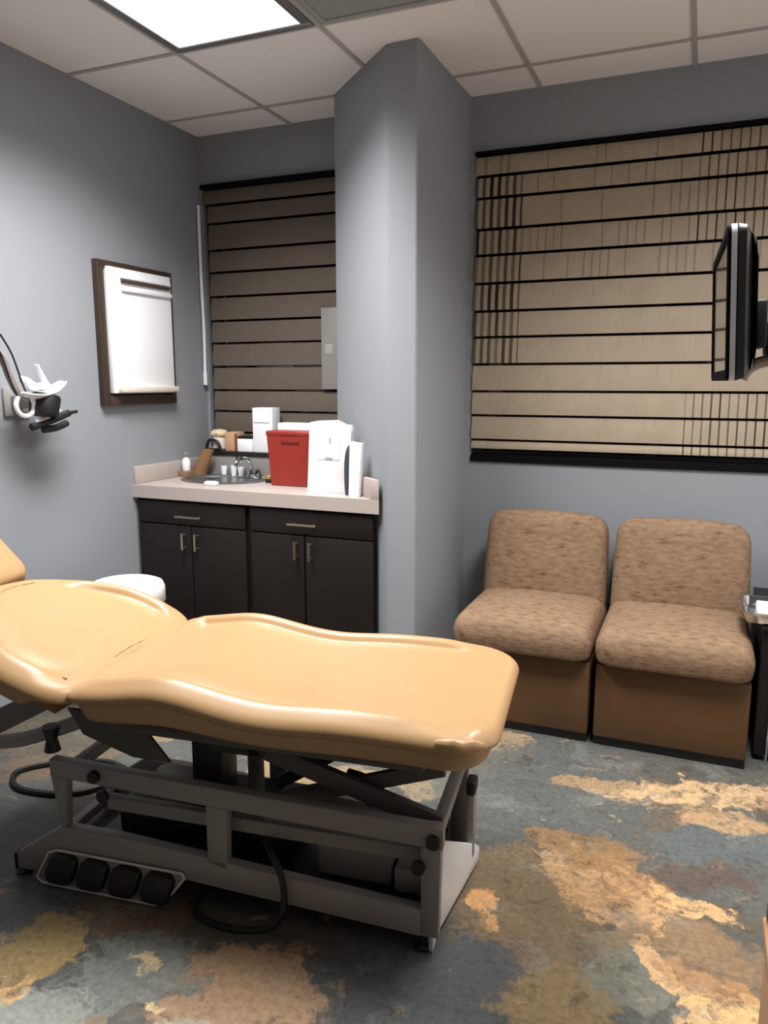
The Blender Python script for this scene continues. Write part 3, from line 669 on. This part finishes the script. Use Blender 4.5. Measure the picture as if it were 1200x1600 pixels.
for z0, u0, u1 in ((.02, -.70, -.67), (.30, -.575, -.545), (.295, .45, .48)): obj('cross_bar', B(((u0, -.19, z0), (u1, .17, z0 + .03)), bev=.003), M['grey'], TB)
for v in (-.175,): obj('inner_rail', B(((-.45, v, .212), (.43, v + .025, .25)), bev=.003), M['grey'], TB)
obj('lower_tray', B(((-.52, -.185, .085), (.43, .165, .10)), bev=.003), M['black'], TB)
obj('motor_box', B(((-.46, -.12, .10), (.05, .12, .205)), bev=.02), M['black'], TB)
obj('lift_column', B(((-.26, -.05, .205), (-.17, .05, .458)), bev=.006), M['black'], TB)
bm = bmesh.new(); box(bm, (-.05, -.13, .245), (-.015, -.10, .458), .003); box(bm, (-.16, -.13, .40), (.12, -.10, .44), .003); obj('lift_strut', bm, M['greyd'], TB)
cb = obj('control_box', B(((.14, -.13, .10), (.34, .02, .185)), bev=.008), M['grey'], TB); obj('box_lid', B(((.13, -.135, .185), (.30, -.0, .20)), bev=.003), M['offwhite'], cb).data.materials[0] = M['grey']
obj('battery_box', B(((.35, -.15, .10), (.425, .1, .17)), bev=.01), M['grey'], TB)
def arm(p, q, v0, v1, w_, m, name):
    p, q = Vector(p), Vector(q); d = (q - p).normalized(); n = Vector((-d.y, d.x)) * w_
    bm = bmesh.new(); prism(bm, [tuple(p + n), tuple(p - n), tuple(q - n), tuple(q + n)], 1, v0, v1, .003); return obj(name, bm, m, TB)
for v in (-.168, .128):
    arm((.02, .44), (.47, .312), v, v + .02, .024, M['greyd'], 'scissor_arm')
    arm((.47, .445), (.05, .30), v + .024, v + .044, .02, M['greyd'], 'scissor_arm')
bm = bmesh.new(); tube(bm, [(-.02, .0, .26), (.10, .0, .34), (.24, .0, .435)], .018, 10, k=0); obj('actuator', bm, M['black'], TB)
bm = bmesh.new(); tube(bm, [(.22, -.11, .385), (.27, -.12, .38), (.285, -.12, .35), (.28, -.12, .31)], .010, 8); obj('hose', bm, M['black'], TB)
# foot-end gusset, bracket and levelling feet
bm = bmesh.new(); PM = Matrix.Translation((.452, -.205, 0)) @ Matrix.Rotation(math.atan2(.055, .375), 4, 'Z').inverted()
t_ = [(0, .002), (.03, .03), (.37, .012), (.385, .05), (.34, .085), (.03, .28), (0, .28)]
prism(bm, t_, 0, 0, .012, .002, PM); obj('end_plate', bm, mat('light_grey_enamel', '#e4e5e8', .4), TB, angle=25)
obj('end_bracket', B(((.488, .10, .06), (.512, .15, .245)), bev=.004), M['grey'], TB)
obj('bracket_cap', B(((.487, .098, .245), (.515, .152, .285)), bev=.008), M['black'], TB)
for u, v, z in ((.465, -.222, .305), (.43, -.222, .235), (-.447, -.222, .335), (-.447, -.19, .262)):
    bm = bmesh.new(); lathe(bm, [(0, 0), (.017, 0), (.017, .012), (0, .014)], 16, Matrix.Translation((u, v, z)) @ Matrix.Rotation(pi / 2, 4, 'X')); obj('bolt_cap', bm, M['black'], TB)
for u, v in ((.435, -.19), (.46, .16), (-.712, -.205), (-.712, .185)):
    bm = bmesh.new(); lathe(bm, [(0, 0), (.022, 0), (.024, .006), (.012, .014), (.010, .05), (0, .05)], 16, Matrix.Translation((u, v, 0))); obj('levelling_foot', bm, M['black'], TB)
obj('end_cap', B(((-.729, -.223, .014), (-.722, -.187, .062)), bev=.001), M['black'], TB)
# foot pedal panel
PMx = Matrix.Translation((-.415, -.228, .004)) @ Matrix.Rotation(R(-10), 4, 'X')
o = [(-.225, .012), (-.205, 0), (.14, 0), (.17, .012), (.225, .084), (.215, .095), (-.165, .095), (-.19, .085)]
bm = bmesh.new(); prism(bm, o, 1, -.014, 0, .003, PMx); pb = obj('pedal_panel', bm, M['grey'], TB, angle=25)
oo = o + [o[0]]
bm = bmesh.new(); tube(bm, [(x, -.016, z) for x, z in oo], .0035, 6, k=0, M=PMx); obj('panel_rim', bm, M['offwhite'], pb)
for k in range(4):
    cx = -.145 + .098 * k; pl = rect(.044, .041, (.03, .02, .034, .02), 6, 3)
    pl = [(cx + u + v * .3, .048 + v) for u, v in pl]
    bm = bmesh.new()
    rr = [[PMx @ Vector((x, yy, z)) for x, z in (inset(pl, d) if d else pl)] for d, yy in ((0, -.014), (0, -.026), (.004, -.032), (.014, -.034))]
    rings(bm, rr); obj('pedal', bm, M['black'], pb)
bm = bmesh.new(); tube(bm, [(.02, -.18, .20), (.06, -.226, .195), (.09, -.24, .14), (.09, -.245, .06), (.05, -.25, .012), (-.04, -.27, .008), (-.14, -.25, .008), (-.17, -.20, .010), (-.13, -.12, .03)], .009, 8); obj('cable', bm, M['black'], TB)
t = thing('power_cord', 'black cord looped on the floor left of the exam table base', 'cord', (-1.98, 1.80, 0))
bm = bmesh.new(); tube(bm, [(.20, .15, .012), (.15, .165, .01), (.06, .17, .01), (-.08, .1, .01), (-.16, 0, .01), (-.08, -.08, .01), (.06, -.07, .01), (.15, -.02, .01), (.20, .05, .012)], .010, 8); obj('loop', bm, M['black'], t)

# ---------------------------------------------------------------- two armless chairs
def chair(label, loc):
    t = thing('lounge_chair', label, 'chair', loc, 0, 'brown armless lounge chairs below the wide blind')
    HW = .268
    bm = bmesh.new(); box(bm, (-HW + .004, -.33, .035), (HW - .004, .20, .322), .008); obj('base', bm, M['base'], t)
    obj('toe_plinth', B(((-HW + .006, -.318, 0), (HW - .006, .19, .035))), M['black'], t, smooth=False)
    obj('seam_strip', B(((-HW + .008, -.322, .322), (HW - .008, .19, .332))), M['black'], t, smooth=False)
    def sz(u, v, z, d):
        crown = .02 * (1 - (u / HW) ** 2) * (1 - ((v + .1) / .3) ** 2) if z > .1 else 0
        return .332 + z + crown
    bm = bmesh.new(); pad(bm, rect(HW, .262, (.03, .03, .06, .06), 6, 8, 0, -.125), [(.02, 0), (.004, .006), (.002, .03), (-.004, .06), (.002, .09), (.012, .112), (.03, .126), (.055, .132)], sz, cen=(0, -.12)); obj('seat_cushion', bm, M['fabric'], t, angle=70, sub=1)
    BMt = Matrix.Translation((0, .135, .40)) @ Matrix.Rotation(R(90 - 8), 4, 'X')
    ol = rect(.265, .197, (.065, .065, .03, .03), 8, 8, 0, .197)
    ol = [(u * (1 - .05 * (v / .41) ** 2), v + (.016 * (1 - (u / .26) ** 2) if v > .3 else 0)) for u, v in ol]
    def bz(u, v, z, d): return z + (.022 * (1 - (u / .26) ** 2) * sin(pi * min(1, max(0, v / .41)) ** .8) if z > .07 else 0)
    bm = bmesh.new(); pad(bm, ol, [(.02, -.045), (.004, -.04), (0, -.02), (0, .02), (.0, .05), (.008, .072), (.024, .086), (.05, .092)], bz, cen=(0, .2), M=BMt); obj('back_cushion', bm, M['fabric'], t, angle=70, sub=1)
    return t
def dup(root, loc, label):
    r = root.copy(); C.objects.link(r); r.location = loc; r['label'] = label
    for ch in list(root.children):
        c = ch.copy(); C.objects.link(c); c.parent = r
        for g in ch.children:
            d = g.copy(); C.objects.link(d); d.parent = c
    return r
c0 = chair('brown armless lounge chair next to the grey column', (-.588, 3.13, 0))
dup(c0, (-.039, 3.13, 0), 'brown armless lounge chair next to the black side table')

# ---------------------------------------------------------------- side table with tray
t = thing('side_table', 'black side table at right edge, beside a brown lounge chair', 'side table', (.52, 3.1, 0))
obj('body', B(((-.268, -.2, .02), (.26, .34, .50)), bev=.006), M['black'], t)
obj('plinth', B(((-.25, -.18, 0), (.25, .32, .02))), M['black'], t)
bm = bmesh.new(); tube(bm, [(-.225, -.212, 0), (-.225, -.212, .50)], .006, 10, k=0); obj('chrome_leg', bm, M['chrome'], t)
bm = bmesh.new(); tube(bm, [(.235, -.212, 0), (.235, -.212, .50)], .006, 10, k=0); obj('chrome_leg', bm, M['chrome'], t)
obj('top', B(((-.27, -.23, .50), (.265, .34, .515)), bev=.003), M['black'], t)
t = thing('metal_tray', 'bright silver tray on the black side table', 'tray', (.47, 2.99, .515))
bm = bmesh.new(); rr = []
o = rect(.285, .125, (.03,) * 4, 5, 4)
for d, z in ((.03, 0), (.012, .008), (0, .034), (-.004, .046), (.004, .046), (.018, .014), (.034, .008)): rr.append([Vector((u, v, z)) for u, v in (inset(o, d) if d else o)])
rings(bm, rr); obj('tray', bm, M['chrome'], t)
obj('liner', B(((-.235, -.08, .009), (.235, .08, .042)), bev=.006), M['paper'], t)

# ---------------------------------------------------------------- monitor on its arm
t = thing('monitor', 'black monitor with white edge seen side-on before the wide blind', 'monitor', (.026, 1.71, 1.362), R(2.2)); t.rotation_euler.y = R(-3)
def rl(x): return None
oz = rect(.243, .132, (.018,) * 4, 5, 6, 0, .132)
def mring(x, d): return [Vector((x, u, v)) for u, v in (inset(oz, d) if d else oz)]
bm = bmesh.new(); rings(bm, [mring(.016, .002), mring(.018, 0), mring(.03, .003), mring(.042, .025), mring(.05, .06)]); obj('casing', bm, M['black'], t)
bm = bmesh.new(); rings(bm, [mring(.007, .001), mring(.006, 0), mring(.015, 0), mring(.015, .002)], True, False, False)
obj('edge_band', bm, M['white'], t)
bm = bmesh.new(); rings(bm, [mring(.006, .0005), mring(.001, .0005), mring(.0, .002), mring(.0, .018), mring(.004, .020), mring(.014, .020), mring(.014, .002)], True, False, False); obj('bezel', bm, M['matte'], t)
bm = bmesh.new(); rings(bm, [mring(.0035, .018), mring(.010, .018)]); obj('screen', bm, M['screen'], t, smooth=False)
obj('rear_bracket', B(((.05, -.05, .06), (.085, .05, .15)), ((.085, -.035, .045), (.11, .035, .11)), bev=.005), M['black'], t)
bm = bmesh.new(); box(bm, (.10, -.02, .045), (.55, .02, .065), .003); ar = obj('upper_arm', bm, M['black'], t)
obj('arm_cover', B(((.11, -.022, .065), (.55, .022, .069)), bev=.001), M['chrome'], ar)
bm = bmesh.new(); tube(bm, [(.045, 0, .002), (.058, 0, .022), (.085, 0, .034), (.13, 0, .036), (.3, 0, .03), (.55, 0, .03), (.9, .0, .03)], .012, 10); obj('lower_arm', bm, M['beige'], t)
bm = bmesh.new(); box(bm, (.54, -.03, -.01), (.60, .03, .09), .006); box(bm, (.60, -.025, .03), (.925, .025, .06), .004); obj('wall_arm', bm, M['black'], t)

# ---------------------------------------------------------------- low stand at the right edge of the view
t = thing('low_stand', 'tan laminate low stand at bottom right edge, nearest the camera', 'stand', (.36, .97, 0))
obj('body', B(((-.215, -.24, .03), (.215, .225, .525)), bev=.006), M['door'], t)
obj('plinth', B(((-.2, -.22, 0), (.2, .205, .03))), M['black'], t)
obj('top', B(((-.222, -.245, .525), (.222, .23, .545)), bev=.004), M['door'], t)
bm = bmesh.new(); tube(bm, [(-.214, .22, .545), (-.214, .22, .63)], .0035, 8, k=0); obj('corner_post', bm, M['pull'], t)
